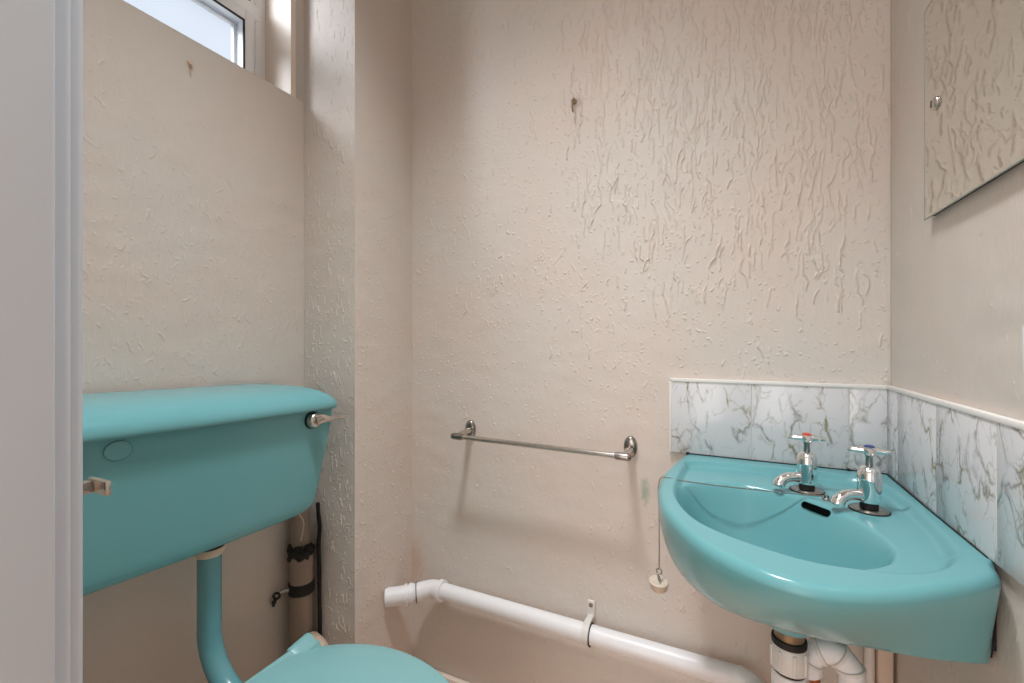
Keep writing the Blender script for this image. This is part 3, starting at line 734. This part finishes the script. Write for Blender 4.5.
for k in range(17):
    a = math.radians(200 - 215 * k / 16)
    arc.append((cxx + .026 * math.cos(a), cyy - .004 * k / 16, czz + .030 * math.sin(a)))
arc.append((arc[-1][0] + .002, arc[-1][1], arc[-1][2] - .10))
mb = MB(); mb.tube(arc, .0165, 24); ob = mb.build('outlet_bend', M['white_plastic'], tr)
for k in (3, 6, 10, 13):
    A = Vector(arc[k]); B_ = Vector(arc[k + 1]); d = (B_ - A).normalized()
    mb = MB(); mb.lathe([(.0165, -.003), (.0192, -.002), (.0192, .002), (.0165, .003)], A, d, n=28); mb.build('bend_collar', M['white_dirty'], ob)

# copper tail and painted pipes behind the basin
mb = MB(); mb.tube([(.126, .86, -1.0), (.126, .86, -.50)], .0075, 18); mb.build('copper_pipe', M['copper'], None, label='bare copper pipe behind the white trap under the basin', cat='pipe')
mb = MB(); mb.tube([(.2235, .978, -1.0), (.2235, .978, -.35)], .0075, 18); mb.build('water_pipe', M['pipe_white'], None, label='thin white painted vertical pipe under the basin near the corner', cat='pipe')
mb = MB(); mb.box(.2325, .2545, .965, .999, -1.0, -.34, .004, 3); mb.build('pipe_casing', M['pipe_paint'], None, label='cream vertical pipe casing in the corner right of the thin white pipe', cat='pipe casing')

# white waste pipe along the back wall ---------------------------------------
wp = root('waste_pipe', (-.35, .95, -.69), 'white plastic waste pipe running low along the back wall to the column', 'pipe')
PY = .962; PR = .0205
xa, za = -.672, -.647; xb, zb = .020, -.647
mb = MB(); mb.tube([(xa, PY, za), (xb, PY, zb)], PR, 28); mb.build('straight_pipe', M['white_plastic'], wp)
eb = [(xa + .004, PY, za), (xa - .022, PY - .001, za - .001), (xa - .045, PY - .011, za - .005), (xa - .062, PY - .024, za - .009), (xa - .085, PY - .040, za - .012), (xa - .124, PY - .067, za - .0145)]
mb = MB(); mb.tube(spline(eb, 6), PR + .0022, 28); el = mb.build('elbow', M['white_plastic'], wp)
for k, (pp, wd, rr2) in enumerate((((xa + .002, PY, za), .007, .0265), ((xa - .070, PY - .030, za - .010), .0055, .0258), ((xa - .081, PY - .038, za - .0115), .004, .0262))):
    ax = (1, 0, 0) if k == 0 else (.82, .57, .05)
    mb = MB(); mb.lathe([(.020, -wd), (rr2, -wd * .8), (rr2, wd * .8), (.020, wd)], pp, ax, n=32); mb.build('elbow_collar', M['white_plastic'], el)
mb = MB(); mb.lathe([(.02, -.001), (.0252, -.001), (.0252, .001), (.02, .001)], (xa - .060, PY - .0225, za - .0085), (.80, .58, .06), n=32); mb.build('sealing_ring', M['gasket'], el, label='dark joint line')
mb = MB(); rg = []
xk = -.2815
for s in (-.0075, .0075):
    pass
for a in np.linspace(math.radians(75), math.radians(-200), 30):
    y = PY + math.cos(a) * 0; 
mb.lathe([(.0206, -.0075), (.0236, -.0075), (.0236, .0075), (.0206, .0075)], (xk, PY, zb), (1, 0, 0), n=36)
mb.box(xk - .0072, xk + .0072, PY - .004, YB - .002, zb + .018, zb + .0245, .002, 2); mb.box(xk - .009, xk + .009, YB - .006, YB, zb + .016, zb + .056, .003, 3)
pcl = mb.build('pipe_clip', M['white_dirty'], wp)
mb = MB(); mb.lathe([(.005, 0), (.0045, .002), (.0001, .003)], (xk, YB - .006, zb + .046), (0, -1, 0)); mb.build('clip_screw', M['brass'], pcl)
mb = MB(); mb.lathe([(.0202, -.0008), (.0242, -.0008), (.0242, .0008), (.0202, .0008)], (xk + .0095, PY, zb), (1, 0, 0), n=36); mb.build('clip_gap', M['gasket'], pcl)
mb = MB(); mb.tube([(xb - .004, PY, zb), (.045, PY - .012, zb), (.058, .90, zb), (.062, .83, zb), (DB[0], DB[1] + .02, zb + .02)], PR + .002, 24); mb.build('trap_bend', M['white_plastic'], wp)

# ------------------------------------------------------------------ light
def area(name, loc, rot, sx, sy, e, col=(1, 1, 1), spread=180):
    l = bpy.data.lights.new(name, 'AREA'); l.shape = 'RECTANGLE'; l.size = sx; l.size_y = sy; l.energy = e; l.color = col; l.spread = math.radians(spread)
    o = bpy.data.objects.new(name, l); o.location = (loc[0], loc[1], loc[2] + H); o.rotation_euler = rot; COL.objects.link(o); return o
def aim(o, p): o.rotation_euler = (Vector((p[0], p[1], p[2] + H)) - o.location).to_track_quat('-Z', 'Y').to_euler()
# daylight outside the window: open sky from two directions
aim(area('daylight_sky', (-1.98, -.77, 1.76), (0, 0, 0), .8, .8, 70, (.95, .98, 1)), (-.88, .79, .66))
aim(area('daylight_yard', (-1.72, .12, 1.28), (0, 0, 0), .9, .9, 3, (.95, .98, 1)), (-.80, .62, .55))
# ceiling lamp of the closet; second, narrower spot added to lift the lower walls
for x_, e_, a_ in ((-.36, 84, 80), (-.22, 36, 64)):
    sp = bpy.data.lights.new('ceiling_lamp', 'SPOT'); sp.energy = e_; sp.color = (.97, .985, 1); sp.shadow_soft_size = .08; sp.spot_size = math.radians(a_); sp.spot_blend = 1
    so_ = bpy.data.objects.new('ceiling_lamp', sp); so_.location = (x_, .41, 1.50 + H); COL.objects.link(so_)
# fill lights added in the unseen hall to brighten the closet through the doorway
area('hall_fill_panel', (-.20, -1.55, -.1), (math.radians(90), 0, 0), .85, 1.6, 10.5, (.97, .985, 1))
area('hall_fill_overhead', (-.15, -.70, 1.50), (0, 0, 0), 1.2, .9, 8, (.97, .985, 1))

w = bpy.data.worlds.new('World'); SC.world = w; w.use_nodes = True
bg = w.node_tree.nodes['Background']; bg.inputs['Color'].default_value = (.86, .92, 1, 1); bg.inputs['Strength'].default_value = .95

# ------------------------------------------------------------------ camera
cam = bpy.data.cameras.new('camera'); cam.sensor_width = 36; cam.lens = 446 / 1024 * 36; cam.clip_start = .01
co = bpy.data.objects.new('camera', cam); co.location = (0, 0, H); co.rotation_euler = (math.radians(90), 0, math.radians(25.84)); COL.objects.link(co)
SC.camera = co
SC.cycles.max_bounces = 16; SC.cycles.diffuse_bounces = 12
SC.view_settings.view_transform = 'Standard'; SC.view_settings.look = 'None'; SC.view_settings.gamma = 1; SC.view_settings.use_curve_mapping = False
SC.view_settings.exposure = .01
